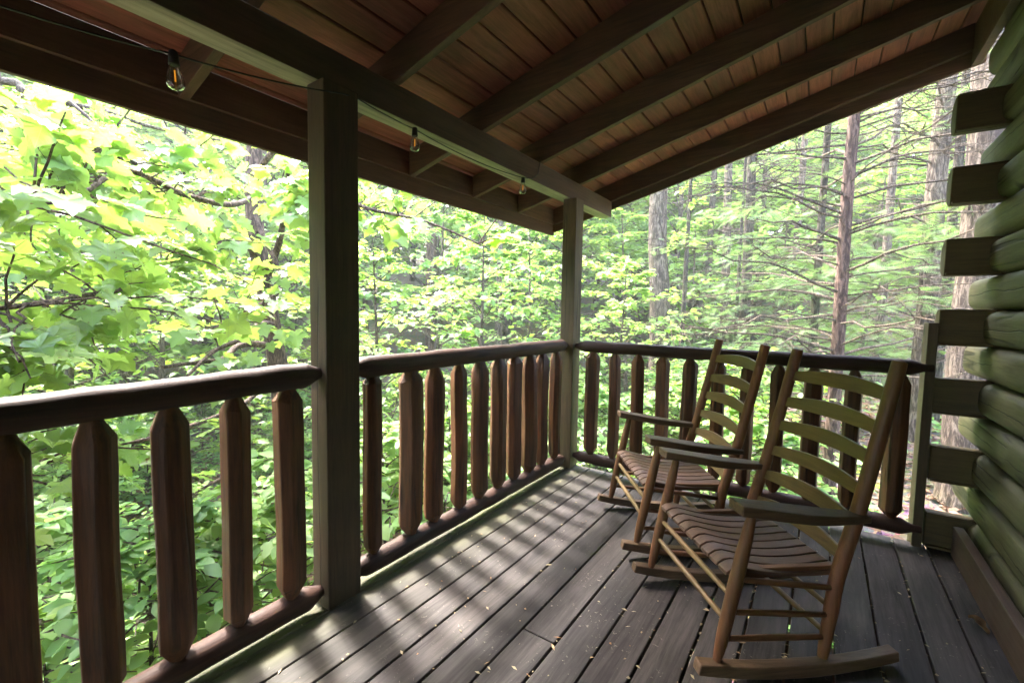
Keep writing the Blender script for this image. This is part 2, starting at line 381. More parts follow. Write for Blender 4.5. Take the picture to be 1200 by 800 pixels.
# crumbs caught in the gaps and on the boards
V = []; F = []
for k in range(620):
    if k < 380:
        x = random.choice(e2[1:-1])+random.uniform(-.006, .006); y = random.uniform(.2, 3.1); s = random.uniform(.002, .006)
        if random.random() < .75: x = random.choice(e2[7:-1])+random.uniform(-.006, .006)
    else:
        x, y, s = random.uniform(-1.5, .6), random.uniform(.3, 3.1), random.uniform(.0015, .005)
    a = random.uniform(0, 2*PI); el = random.uniform(1, 3.2); n0 = len(V); cc, ss = math.cos(a), math.sin(a)
    for px, py, pz in ((-s*el, 0, .0028), (0, -s*.8, .003), (s*el, 0, .0028), (0, s*.8, .0045+s*.3)):
        V.append((x+px*cc-py*ss, y+px*ss+py*cc, pz))
    F += [(n0, n0+1, n0+3), (n0+1, n0+2, n0+3)]
M['crumb'] = leaf_mat('dry_crumbs', [(.34, .27, .15), (.45, .38, .24), (.36, .18, .08)], (.3, .2, .1), .7, .1, .2)
tag(mesh_np('leaf_debris', np.array(V), np.array(F), M['crumb']), 'pale dry leaf crumbs lying on the deck boards and in their gaps', 'debris', kind='stuff')
# curled dead leaf by the wall
dl = MB()
def curl(u, v, sd):
    x = (u-.5)*.075; wd = .016*math.sin(PI*min(max(u, .02), .98))**.7*(1+.35*math.sin(u*14)); y = (v-.5)*2*wd
    return (x, y, .008+.018*abs(v-.5)**1.5*2+.012*math.sin(u*5)+(.0012 if sd else 0))
dl.grid(curl, 14, 6)
o = dl.build('dead_leaf', M['litter'], None, True, 0); o.location = (.565, 2.42, .004); o.rotation_euler = (0, 0, -.9)
tag(o, 'curled brown dead leaf lying on the deck beside the base board', 'leaf')

# ---- railings
def log_rail(axis, a, b, c0, z0, z1, r, seed, tip=.05, ends=(1, 1), fixed=0):
    """hewn round rail from a to b along axis with tenon tips"""
    mb = MB(); n = max(8, int((b-a)/.09)); pts = []; rad = []
    rnd = random.Random(seed)
    def P(t, z): return (c0, t, z) if axis == 'Y' else (t, c0, z)
    if ends[0]:
        pts += [P(a-.03, z0), P(a+.006, z0)]; rad += [r*.45, r*.5]
        pts.append(P(a+.006+tip, z0)); rad.append(r*.96)
    else: pts.append(P(a, z0)); rad.append(r)
    s0 = a+tip+.02 if ends[0] else a+.02; s1 = b-tip-.02 if ends[1] else b-.02
    for i in range(n+1):
        t = s0+(s1-s0)*i/n; z = z0+(z1-z0)*(t-a)/(b-a)
        pts.append(P(t, z+rnd.uniform(-.0022, .0022))); rad.append(r*rnd.uniform(.965, 1.035))
    if ends[1]:
        pts += [P(b-.006-tip, z1), P(b-.006, z1), P(b+.03, z1)]; rad += [r*.96, r*.5, r*.45]
    else: pts.append(P(b, z1)); rad.append(r)
    return mb.tube(pts, rad, 16, .05, seed)
def spindle(z0, z1, r, seed, lean=0.0):
    """drawknifed spindle: irregular flat facets, chamfered tips, origin at its foot"""
    rnd = random.Random(seed*13+5); L = z1-z0; mb = MB()
    n = rnd.choice((6, 7, 7, 8)); a0 = rnd.uniform(0, 6.28)
    w_ = [rnd.uniform(.55, 1.5) for _ in range(n)]; tot = sum(w_); ang = []; t = a0
    for q in w_: ang.append(t); t += q/tot*2*PI
    tc = r*rnd.uniform(.8, 1.2); tt = r*rnd.uniform(.95, 1.4)
    zs_ = [(-.03, .42), (.004, .48), (.004+tc*rnd.uniform(.85, 1), 1.0)]
    m_ = 9
    for i in range(1, m_): zs_.append((.004+tc+(L-tc-tt-.008)*i/m_, 1.0))
    zs_ += [(L-tt*rnd.uniform(.9, 1), 1.0), (L-.004, .5), (L+.03, .44)]
    vs = []
    for i, (z, k) in enumerate(zs_):
        core = 2 <= i <= len(zs_)-3
        for q, a in enumerate(ang):
            rr = r*1.07*k
            if core: rr *= 1+.05*mnoise.noise(Vector((q*3.1+seed*1.7, z*4.5, seed)))+.03*mnoise.noise(Vector((q*5.7, z*14, seed*2.1)))
            zz = z+(rnd.uniform(-.012, .012) if i in (2, len(zs_)-3) else 0)
            bx = .006*mnoise.noise(Vector((seed*3.3, z*2, 0))) if core else 0
            vs.append((math.cos(a)*rr+bx, math.sin(a)*rr+bx, zz))
    m2 = len(zs_)
    fs = [(i*n+k, i*n+(k+1) % n, (i+1)*n+(k+1) % n, (i+1)*n+k) for i in range(m2-1) for k in range(n)]
    fs += [tuple(range(n-1, -1, -1)), tuple((m2-1)*n+k for k in range(n))]
    return mb.add(vs, fs)
def railing(name_label, group=None):
    r = empty('railing'); tag(r, name_label, 'railing'); return r
XR = -1.60
# left, nearest bay (runs on past the camera)
r1 = railing('brown log railing with thick rough spindles running left from the nearer roof post')
log_rail('Y', -.95, .997, XR, .905, .947, .0475, 1, ends=(1, 1)).build('top_rail', M['rail'], r1, angle=50)
log_rail('Y', -.95, .997, XR, .062, .068, .045, 2, ends=(1, 1)).build('bottom_rail', M['rail'], r1, angle=50)
for k, (y, rr) in enumerate([(-.80, .046), (-.62, .048), (-.43, .045), (-.24, .05), (-.04, .048), (.172, .050), (.335, .046), (.508, .049), (.690, .044), (.872, .051)]):
    zt = .905+(.042)*(y+.95)/1.947-.040
    spindle(.103, zt, rr, 10+k).build('spindle', M['spindle'], r1, bevel=.0045, angle=28, loc=(XR, y, .103))
# left, farther bay
r2 = railing('brown log railing with ten spindles between the two square roof posts')
log_rail('Y', 1.146, 3.03, XR, .950, .950, .0465, 3).build('top_rail', M['rail'], r2, angle=50)
log_rail('Y', 1.146, 3.03, XR, .072, .070, .046, 4).build('bottom_rail', M['rail'], r2, angle=50)
for k, (a, b) in enumerate([(1.198, 1.302), (1.396, 1.549), (1.560, 1.705), (1.754, 1.891), (1.917, 2.083), (2.092, 2.269), (2.263, 2.446), (2.425, 2.642), (2.602, 2.798), (2.785, 3.0)]):
    y = (a+b)/2; rr = (b-a)/2*math.sin(math.atan2(1.6, y))*.97
    spindle(.110, .913, rr, 30+k).build('spindle', M['spindle'], r2, bevel=.0045, angle=28, loc=(XR, y, .110))
# back
r3 = railing('dark brown log railing behind the rocking chairs along the end of the deck')
YR = 3.09
log_rail('X', -1.53, .452, YR, .945, .945, .042, 5).build('top_rail', M['railx'], r3, angle=50)
log_rail('X', -1.53, .452, YR, .097, .097, .042, 6, tip=.04).build('bottom_rail', M['railx'], r3, angle=50)
for k, (a, b) in enumerate([(-1.451, -1.34), (-1.263, -1.177), (-1.096, -.997), (-.92, -.828), (-.754, -.651), (-.566, -.48), (-.398, -.315), (-.236, -.15), (-.068, .03), (.123, .21), (.302, .408)]):
    rr = (b-a)/2*.93
    spindle(.134, .907, rr, 60+k).build('spindle', M['spindle'], r3, bevel=.0045, angle=28, loc=((a+b)/2, YR, .134))

# ---- posts
p = MB().box(-1.655, -1.547, .996, 1.146, .002, 2.044).build('porch_post', M['post'], None, True, .004)
tag(p, 'square brown roof post nearest the camera, standing between the two left railings', 'post')
p = MB().box(-1.645, -1.534, 3.03, 3.152, .002, 2.044).build('porch_post', M['post'], None, True, .004)
tag(p, 'square greenish brown roof post at the far corner of the deck', 'post')
p = MB().box(-1.655, -1.547, -1.10, -.952, .002, 2.044).build('porch_post', M['post'], None, True, .004)
tag(p, 'square roof post at the near end of the left railing, outside the photo', 'post')
p = MB().box(.450, .4905, 3.098, 3.235, -.24, 1.178).build('railing_post', M['post'], None, True, .003)
tag(p, 'thin flat plank post ending the back railing beside the log wall', 'post')

# ---- roof
SL = .27; XB = -1.588
def zr(x, off=0.0): return 2.184+off+SL*(x-XB)
RD = .152
roof = empty('porch_roof'); tag(roof, 'brown lean-to porch roof with rafters and reddish board ceiling over the deck', 'roof')
YE = 3.84
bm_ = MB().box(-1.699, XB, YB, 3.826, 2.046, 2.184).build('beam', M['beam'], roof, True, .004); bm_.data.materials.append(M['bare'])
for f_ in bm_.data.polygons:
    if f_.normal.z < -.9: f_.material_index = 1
bm_['label'] = 'brown beam with a paler underside on top of the porch posts'
def slope_bar(y0, y1, x0, x1, o0, o1):
    """bar running up the slope, between offsets o0 and o1 above the rafter underside"""
    mb = MB(); vs = []
    for x in (x0, x1):
        for y in (y0, y1):
            for o in (o0, o1): vs.append((x, y, zr(x, o)))
    return mb.add(vs, [(0, 1, 3, 2), (4, 6, 7, 5), (0, 4, 5, 1), (2, 3, 7, 6), (0, 2, 6, 4), (1, 5, 7, 3)])
XO = -2.166
for y in [-5.98, -5.46, -4.84, -4.22, -3.60, -2.98, -2.36, -1.74, -1.12, -.49, .13, .755, 1.357, 1.975, 2.590, 3.182]:
    slope_bar(y, y+.037, XO+.001, .653, .0, RD).build('rafter', M['rafter'], roof, True, .003)
slope_bar(3.800, YE, XO+.001, .653, .0, RD).build('rafter', M['rafter'], roof, True, .003)
# rake board nailed on the last rafter, lower than it
rk = MB(); y0, y1 = YE+.001, YE+.022
pts2 = [(-2.20, zr(-2.20, -.055)), (.72, 2.72), (.72, zr(.72, RD+.02)), (-2.20, zr(-2.20, RD+.02))]
rk.prism([(a, b) for a, b in pts2], y0, y1, 'Y').build('rake_board', M['rafter'], roof, True, .002)
# eave: inner and outer fascia
MB().box(XO-.024, XO-.001, YB, YE, 2.039, 2.1815).build('fascia_board', M['fascia'], roof, True, .002)
MB().box(XO-.052, XO-.026, YB, YE+.022, 1.940, 2.1722).build('fascia_board', M['fascia'], roof, True, .002)
# ledger at the wall
MB().box(.655, .697, YB, YE-.002, 2.705, zr(.655, RD)-.004).build('ledger_board', M['rafter'], roof, True, .003)
# roof boards: bevelled planks along Y
sb = MB(); x = -2.13
gx = [-2.222, -2.138, -2.015, -1.89, -1.768, -1.644, -1.517, -1.391, -1.271, -1.15, -1.025, -.9]
while gx[-1] < .62: gx.append(gx[-1]+.1242)
for a, b in zip(gx[:-1], gx[1:]):
    g = .0035; b = min(b, .70)
    poly = [(a+g, zr(a+g, RD+.006)), (a+g+.004, zr(a+g+.004, RD+.002)), (b-g-.004, zr(b-g-.004, RD+.002)), (b-g, zr(b-g, RD+.006)), (b-g, zr(b-g, RD+.024)), (a+g, zr(a+g, RD+.024))]
    sb.prism(poly, YB, YE+.03, 'Y')
sb.build('ceiling_boards', M['soffit'], roof, True, 0, 25)
rs = MB(); rs.prism([(-2.26, zr(-2.26, RD+.0245)), (1.6, zr(1.6, RD+.0245)), (1.6, zr(1.6, RD+.075)), (-2.26, zr(-2.26, RD+.075))], YB-.05, YE+.08, 'Y').build('roofing', M['roof'], roof, True, .003)

# ---- log wall
wall = empty('log_wall', (.66, 3.2, 0)); tag(wall, 'green brown round log wall of the cabin with interlocked corner ends', 'log wall')
def wl(o): o.location = Vector(o.location)-Vector((.66, 3.2, 0)); return o
def log_profile(cx, cz, rx, rz, n=30, e=4.0):
    out = []
    for k in range(n):
        t = 2*PI*k/n; c, s_ = math.cos(t), math.sin(t)
        out.append((cx+rx*math.copysign(abs(c)**(2/e), c), cz+rz*math.copysign(abs(s_)**(2/e*1.15), s_)))
    return out
def log_y(cz, y0, y1, seed, rounded, H=.0885):
    rnd = random.Random(seed); mb = MB(); ys = list(np.linspace(y0, y1-.012, 14))+[y1-.005, y1]
    rings = []
    for i, y in enumerate(ys):
        k = 1.0
        if rounded and i >= len(ys)-2: k = (.965, .90)[i-len(ys)+2]
        dx = .006*mnoise.noise(Vector((seed*2.3, y*1.4, 0))); 
        rings.append([(px+dx, y, pz) for px, pz in log_profile(.785, cz, (.123+.004*mnoise.noise(Vector((y*2, seed, 3))))*k, H*k)])
    n = len(rings[0]); vs = [p for r in rings for p in r]
    fs = [(i*n+k, i*n+(k+1) % n, (i+1)*n+(k+1) % n, (i+1)*n+k) for i in range(len(rings)-1) for k in range(n)]
    fs += [tuple(range(n-1, -1, -1)), tuple((len(rings)-1)*n+k for k in range(n))]
    return mb.add(vs, fs)
for j in range(8):
    z = .09+.355*j
    if j < 7:
        wl(log_y(z, YB, 3.147, 100+j, False).build('log', M['log'], wall, True, 0, 45))
        # crossing log of the end wall: flat face towards the porch, rounded outside
        st = MB(); x0 = .496+random.uniform(-.004, .008); h = .0935
        prof = [(3.150, z-h), (3.20, z-h), (3.245, z-h*.72), (3.262, z-h*.3), (3.262, z+h*.3), (3.245, z+h*.72), (3.20, z+h), (3.150, z+h)]
        st.prism(prof, x0, .93, 'X')
        st.box(x0+.004, .70, 3.128, 3.1498, z-h+.002, z-h+.016); st.box(x0+.004, .70, 3.138, 3.1498, z+h-.010, z+h-.001)
        wl(st.build('log_end', M['stub'], wall, True, .004, 30))
    else:
        wl(log_y(z, YB, 3.50, 100+j, True).build('log', M['log'], wall, True, 0, 45))
    if j < 7:
        wl(log_y(z+.1775, YB, 3.50+random.uniform(-.015, .015), 200+j, True).build('log', M['log'], wall, True, 0, 45))
wl(MB().box(.702, .86, YB, 3.45, 2.668, 3.02).build('wall_plate', M['fascia'], wall, True, .003))
b = wl(MB().box(.600, .640, YB, 3.088, .002, .155).build('base_board', M['base'], wall, True, .004)); b['label'] = 'brown base board on the deck along the log wall'
wl(MB().box(.665, .90, YB, 3.34, -1.6, -.002).build('foundation', M['stub'], wall, True, .003))

# ---- rocking chairs (x forward, y to the chair's left)
def make_chair():
    ch = empty('rocking_chair')
    tilt = lambda s: s
    def K(f): return .25*(f+.10)**2
    for s in (1, -1):
        # rocker
        mb = MB(); n = 22; fa, fb = .345, -.398; lat = lambda f: s*(.262+(f+.05)*.05)
        vs = []
        for i in range(n+1):
            f = fa+(fb-fa)*i/n; z0 = K(f); hh = .043*(1-.18*abs(i/n-.5)*2)
            c = lat(f); nx = .5*(f+.10)
            for dy, dz in ((-.021, 0), (.021, 0), (.021, hh), (-.021, hh)):
                vs.append((f-nx*dz*.9, c+dy, z0+dz+.001))
        fs = [(i*4+k, i*4+(k+1) % 4, i*4+4+(k+1) % 4, i*4+4+k) for i in range(n) for k in range(4)]+[(3, 2, 1, 0), (n*4, n*4+1, n*4+2, n*4+3)]
        mb.add(vs, fs).build('rocker', M['arm'], ch, True, .004, 30)
        # front leg
        pts = [Vector((.266, s*.268, K(.266)+.038)), Vector((.169, s*.268, .566))]
        P = [pts[0].lerp(pts[1], t) for t in (0, .06, .15, .3, .5, .7, .85, .93, 1)]
        MB().tube(P, [.013, .0165, .0195, .0215, .0225, .0215, .019, .016, .0135], 16).build('leg', M['chairz'], ch)
        # rear post, leaning back
        kp = [Vector((-.128, s*.244, K(-.128)+.038)), Vector((-.150, s*.243, .21)), Vector((-.168, s*.242, .335)), Vector((-.224, s*.240, .535)), Vector((-.29, s*.237, .81)), Vector((-.345, s*.234, 1.052))]
        P = []; R_ = []
        for i in range(5):
            for q in range(4):
                t = q/4; P0 = kp[max(0, i-1)]; P1 = kp[i]; P2 = kp[i+1]; P3 = kp[min(5, i+2)]
                P.append(.5*((2*P1)+(P2-P0)*t+(2*P0-5*P1+4*P2-P3)*t*t+(3*P1-P0-3*P2+P3)*t**3))
        P.append(kp[-1]); d = (kp[-1]-kp[-2]).normalized(); P.append(kp[-1]+d*.006)
        R_ = [.015, .018, .0195, .021]+[.0225]*4+[.0235]*8+[.0225]*4+[.0215, .013]
        MB().tube(P, R_, 16).build('back_post', M['chairz'], ch)
        # arm
        mb = MB()
        def arm(u, v, sd, s=s):
            f = .232-.478*u
            wd = .040+.006*math.sin(u*PI)-.016*max(0, (u-.45)/.55)**1.3
            rf = .006 if u < .01 else 0
            z = .606-.064*(u**1.25)-.010*math.sin(u*PI)
            th = .033-.011*max(0, (u-.6)/.4)
            c = s*(.274-.022*u)
            return (f, c+(v-.5)*2*wd, z-(0 if sd else th))
        mb.grid(arm, 16, 3).build('armrest', M['arm'], ch, True, .005, 32)
        # side rungs
        def fl(z): t = (z-.07)/(.566-.07); return Vector((.266+(.169-.266)*t, s*.268, z))
        def rp(z): 
            zs = [.044, .21, .335]; fx = [-.128, -.15, -.168]; return Vector((float(np.interp(z, zs, fx)), s*.2425, z))
        for za, zb in ((.345, .283), (.235, .190), (.145, .112)):
            A, B = fl(za), rp(zb); MB().tube([A.lerp(B, t) for t in (0, .05, .5, .95, 1)], [.0085, .0092, .0108, .0092, .0085], 10).build('rung', M['chair'], ch)
    for z in (.285, .205):
        t = (z-.07)/(.566-.07); f = .266+(.169-.266)*t
        MB().tube([(f, y, z) for y in (-.262, -.24, 0, .24, .262)], [.0085, .0092, .0112, .0092, .0085], 10).build('rung', M['chairy'], ch)
    for z in (.215, .125):
        MB().tube([(-.128-.02*(z-.05)/.16, y, z) for y in (-.24, -.22, 0, .22, .24)], [.0085, .0092, .011, .0092, .0085], 10).build('rung', M['chairy'], ch)
    # seat rails and slatted seat
    sr = MB()
    for s in (1, -1):
        sr.box(-.165, .20, s*.214-.012, s*.214+.012, .318, .352, Matrix.Shear('XZ', 4, (0, 0)) if False else None)
    sr.tube([(.205, y, .352) for y in (-.262, 0, .262)], .014, 10)
    sr.tube([(-.172, y, .318) for y in (-.238, 0, .238)], .013, 10)
    sr.build('seat_frame', M['chair'], ch, True, .003)
    se = MB(); ns = 9
    def prof(t):  # 0 front .. 1 rear
        return .390-.058*t-.020*math.sin(PI*min(1, t*1.15))**1.0-.030*max(0, .13-t)/.13*max(0, .13-t)/.13*1.0+.012*max(0, t-.85)/.15
    for k in range(ns):
        def slat(u, v, sd, k=k):
            wf, wb = .512/ns, .462/ns
            wd = wf+(wb-wf)*u; g = .0038
            c = (k-(ns-1)/2)*wd
            f = .238-.425*u; z = prof(u)
            return (f, c+(v-.5)*(wd-2*g), z-(0 if sd else .013))
        se.grid(slat, 18, 1)
    se.build('seat', M['seat'], ch, True, .002, 30)
    # six ladder slats
    zs = [(.938, .037), (.824, .037), (.721, .036), (.611, .035), (.503, .034), (.388, .033)]
    def post_f(z): return float(np.interp(z, [.335, .535, .81, 1.052], [-.168, -.224, -.29, -.345]))
    for zc, hh in zs:
        lw = .241-.009*(zc-.5)
        def ls(u, v, sd, zc=zc, hh=hh, lw=lw):
            y = (u-.5)*2*lw; q = 1-((u-.5)*2)**2
            top = zc+hh*.5+q*.024; bot = zc-hh*.5+q*.004
            z = bot+(top-bot)*v
            f = post_f(z)-.022*q+(.0055 if sd else -.0055)
            return (f, y, z)
        MB().grid(ls, 22, 3).build('back_slat', M['chairy'], ch, True, .0025, 40)
    return ch
c1 = make_chair(); c1.location = (-.194, 1.915, 0); c1.rotation_euler = (0, 0, math.radians(220.0))
tag(c1, 'nearer wooden rocking chair with a slatted seat, its back beside the flat plank post', 'rocking chair', 'rocking chairs on the deck')
c2 = copy_tree(c1); c2.location = (-.638, 2.497, 0); c2.rotation_euler = (0, 0, math.radians(215.6))
tag(c2, 'farther wooden rocking chair, partly hidden behind the other chair, near the corner post', 'rocking chair', 'rocking chairs on the deck')

# ---- string of bulbs
sl = empty('string_light', (-1.6, 1.0, 1.95)); tag(sl, 'black string light cord with three clear bulbs hung along the roof beam', 'string lights')
O = Vector((-1.6, 1.0, 1.95))
B = [Vector((-1.600, .549, 1.932)), Vector((-1.612, 1.505, 2.040)), Vector((-1.604, 2.415, 2.044))]
def sag(a, b, d, n=10): return [a.lerp(b, i/n)-Vector((0, 0, d*4*(i/n)*(1-i/n))) for i in range(n+1)]
path = sag(Vector((-1.60, -.9, 2.03)), B[0], .10, 16)+sag(B[0], Vector((-1.541, 1.070, 2.012)), .012)[1:]
path2 = sag(Vector((-1.541, 1.070, 2.012)), Vector((-1.56, 1.152, 2.030)), .0, 3)[1:]+sag(Vector((-1.58, 1.20, 2.036)), B[1], .004)[1:]+sag(B[1], B[2], .024)[1:]
path3 = [Vector((-1.590, 2.44, 2.045)), Vector((-1.580, 2.50, 2.06)), Vector((-1.583, 2.56, 2.10)), Vector((-1.583, 2.575, 2.16)), Vector((-1.580, 2.582, 2.19))]
cd = MB().tube([q-O for q in path+path2+path3], .0028, 6)
cd.build('cord', M['cord'], sl)
for k, b in enumerate(B):
    t = b-O
    if k == 0: tl = Vector((.05, .03, 0))
    else: tl = Vector((0, 0, 0))
    dn = (Vector((0, 0, -1))+tl).normalized()
    sk = MB().tube([t+dn*q for q in (-.012, -.008, .0, .020, .030, .032)], [.006, .0105, .0125, .0135, .0145, .012], 14)
    s_ = sk.build('socket', M['cord'], sl)
    hs, rr = [.030, .036, .046, .060, .076, .088, .096, .100, .1015], [.0105, .0125, .0155, .0195, .0225, .0225, .018, .010, .002]
    gl = MB(); n = 20
    a = dn.orthogonal().normalized(); c_ = dn.cross(a)
    ring = lambda h, r: [t+dn*h+a*(math.cos(2*PI*i/n)*r)+c_*(math.sin(2*PI*i/n)*r) for i in range(n)]
    prof_ = list(zip(hs, rr))+[(h-.0014 if h > .09 else h, max(.0006, r-.0013)) for h, r in zip(hs[::-1], rr[::-1])]
    vs = []; 
    for h, r in prof_: vs += ring(h, r)
    m_ = len(prof_)
    gl.add(vs, [(i*n+q, i*n+(q+1) % n, ((i+1) % m_)*n+(q+1) % n, ((i+1) % m_)*n+q) for i in range(m_) for q in range(n)])
    gl.build('bulb', M['glass'], s_, True, 0, 60)
    fi = MB().tube([t+dn*.046, t+dn*.078], .0022, 8); fi.build('filament', M['filament'], s_)

# ================================================================== GROUND
def sst(a, b, x): t = np.clip((x-a)/(b-a), 0, 1); return t*t*(3-2*t)
def gz(x, y):
    x = np.asarray(x, float); y = np.asarray(y, float); d = np.hypot(x, y)
    s = sst(-6.5, 1.5, x)
    base = -2.15+1.2*s
    rise = s*.10*np.maximum(0, d-5)+.24*np.maximum(0, d-13)*np.where(d < 70, 1, 1)
    rise = np.minimum(rise, 16)
    front = sst(-6, 2, y)
    und = .10*np.sin(x*.9+1.3)*np.cos(y*.7)+.05*np.sin(x*2.3)*np.sin(y*1.9+.5)
    return base+rise*front+und*np.minimum(1, d/6)
q = np.sign(np.linspace(-1, 1, 161))*np.abs(np.linspace(-1, 1, 161))**2.2*320
X_, Y_ = np.meshgrid(q, q, indexing='ij'); Z_ = gz(X_, Y_)
V = np.stack([X_.ravel(), Y_.ravel(), Z_.ravel()], 1); n = 161
ii, jj = np.meshgrid(np.arange(n-1), np.arange(n-1), indexing='ij'); a = (ii*n+jj).ravel()
F = np.concatenate([np.stack([a, a+n, a+n+1], 1), np.stack([a, a+n+1, a+1], 1)])
m, nt, out = new_mat('forest_floor'); L = nt.links.new
tc = N(nt, 'ShaderNodeTexCoord'); a1 = noise_tex(nt, tc.outputs['Object'], 14, 8, .75, .6); a2 = noise_tex(nt, tc.outputs['Object'], .45, 5, .6)
vo = N(nt, 'ShaderNodeTexVoronoi'); vo.inputs['Scale'].default_value = 16; L(tc.outputs['Object'], vo.inputs['Vector'])
c = ramp(nt, [(.3, (.05, .032, .022)), (.5, (.12, .075, .05)), (.7, (.22, .15, .105))], a1)
c = mixc(nt, c, vo.outputs['Color'], .10)
c = mixc(nt, c, (.055, .09, .025), ramp(nt, [(.48, (0, 0, 0)), (.62, (.75,)*3)], a2))
p = N(nt, 'ShaderNodeBsdfPrincipled'); L(c, p.inputs['Base Color']); setin(p, Roughness=.9); p.inputs['Specular IOR Level'].default_value = .1
bp = N(nt, 'ShaderNodeBump'); setin(bp, Strength=.9, Distance=.05); L(a1, bp.inputs['Height']); L(bp.outputs[0], p.inputs['Normal']); L(p.outputs[0], out.inputs[0])
tag(mesh_np('ground', V, F, m, None, True), 'sloping forest floor of brown leaf litter below the deck', 'ground', kind='structure')

# ================================================================== PLANTS
def tpl_from_outline(right, cz=.36, fold=.16, droop=.22):
    """leaf template from the right half outline (base to tip), fan about a midrib point"""
    left = [(-x, y) for x, y in right[-2:0:-1]]
    ol = right+left
    mid = [(0, .02), (0, cz*.6), (0, cz), (0, (1+cz)/2)]
    pts = [(0, cz)]+ol
    V = [(x, y, fold*abs(x)-droop*(x*x*1.2+(y-.25)**2*.8)+(0 if i == 0 or abs(x) < .01 else (.035 if i % 2 else -.035))) for i, (x, y) in enumerate(pts)]
    n = len(ol); F = [(0, 1+i, 1+(i+1) % n) for i in range(n)]
    return np.array(V), np.array(F)
SYC = tpl_from_outline([(0, 0), (.10, -.07), (.26, -.10), (.42, -.03), (.40, .05), (.33, .12), (.45, .22), (.60, .30), (.66, .44), (.52, .43), (.44, .47), (.30, .50), (.31, .62), (.24, .72), (.12, .84), (0, 1.0)], .34)
MAP = tpl_from_outline([(0, 0), (.22, -.06), (.34, .08), (.28, .2), (.52, .45), (.27, .48), (.20, .72), (0, 1.0)], .35)
OVA = (np.array([(0, 0, 0), (.24, .2, .05), (.34, .48, .06), (.2, .8, 0), (0, 1, -.1), (-.2, .8, 0), (-.34, .48, .06), (-.24, .2, .05), (0, .5, .01)]),
       np.array([(8, i, (i+1) % 8) for i in range(8)]))
RHO = (np.array([(0, 0, 0), (.32, .45, .07), (0, 1, -.08), (-.32, .45, .07)]), np.array([(0, 1, 2), (0, 2, 3)]))
fv, ff = [], []
for k in range(11):
    y = k/11; L_ = .30*(1-y)+.08
    for s in (1, -1):
        i = len(fv); fv += [(0, y, 0), (s*L_, y+.22, -.07*L_), (s*.016, y+.065, .0)]; ff += [(i, i+1, i+2)] if s > 0 else [(i, i+2, i+1)]
i = len(fv); fv += [(-.012, 0, 0), (.012, 0, 0), (0, 1.1, 0)]; ff += [(i, i+1, i+2)]
FRO = (np.array(fv, float), np.array(ff))

def leaves(tpl, P, D, NRM, sz):
    """place copies of a leaf template: P positions, D axis directions, NRM face normals"""
    P = np.asarray(P, float); D = np.asarray(D, float); NRM = np.asarray(NRM, float); sz = np.asarray(sz, float)
    D = D/np.linalg.norm(D, axis=1, keepdims=True)
    X = np.cross(D, NRM); X /= np.linalg.norm(X, axis=1, keepdims=True)+1e-9
    Z = np.cross(X, D)
    V, F = tpl
    W = (P[:, None, :]+sz[:, None, None]*(V[None, :, 0:1]*X[:, None, :]+V[None, :, 1:2]*D[:, None, :]+V[None, :, 2:3]*Z[:, None, :]))
    n = len(V); FF = (F[None]+(np.arange(len(P))*n)[:, None, None]).reshape(-1, 3)
    return W.reshape(-1, 3), FF
def leaf_co(o, tpl, n):
    a = o.data.attributes.new('leaf_co', 'FLOAT_VECTOR', 'POINT')
    a.data.foreach_set('vector', np.tile(tpl[0].astype(np.float32), (n, 1)).ravel()); return o
def rand_dirs(rng, D, NRM, jd, jn):
    D = np.asarray(D, float)+rng.normal(0, jd, np.shape(D)); NRM = np.asarray(NRM, float)+rng.normal(0, jn, np.shape(NRM)); return D, NRM

def curve_pts(a, b, lift, n=6, rng=None, wob=.03):
    a = np.array(a, float); b = np.array(b, float); out = []
    L = np.linalg.norm(b-a)
    for i in range(n+1):
        t = i/n; q = a+(b-a)*t+np.array((0, 0, lift*4*t*(1-t)))
        if rng is not None and 0 < i < n: q = q+rng.normal(0, wob*L*.5, 3)*math.sin(PI*t)
        out.append(q)
    return out
def taper(r0, r1, n): return [r0+(r1-r0)*i/(n-1) for i in range(n)]

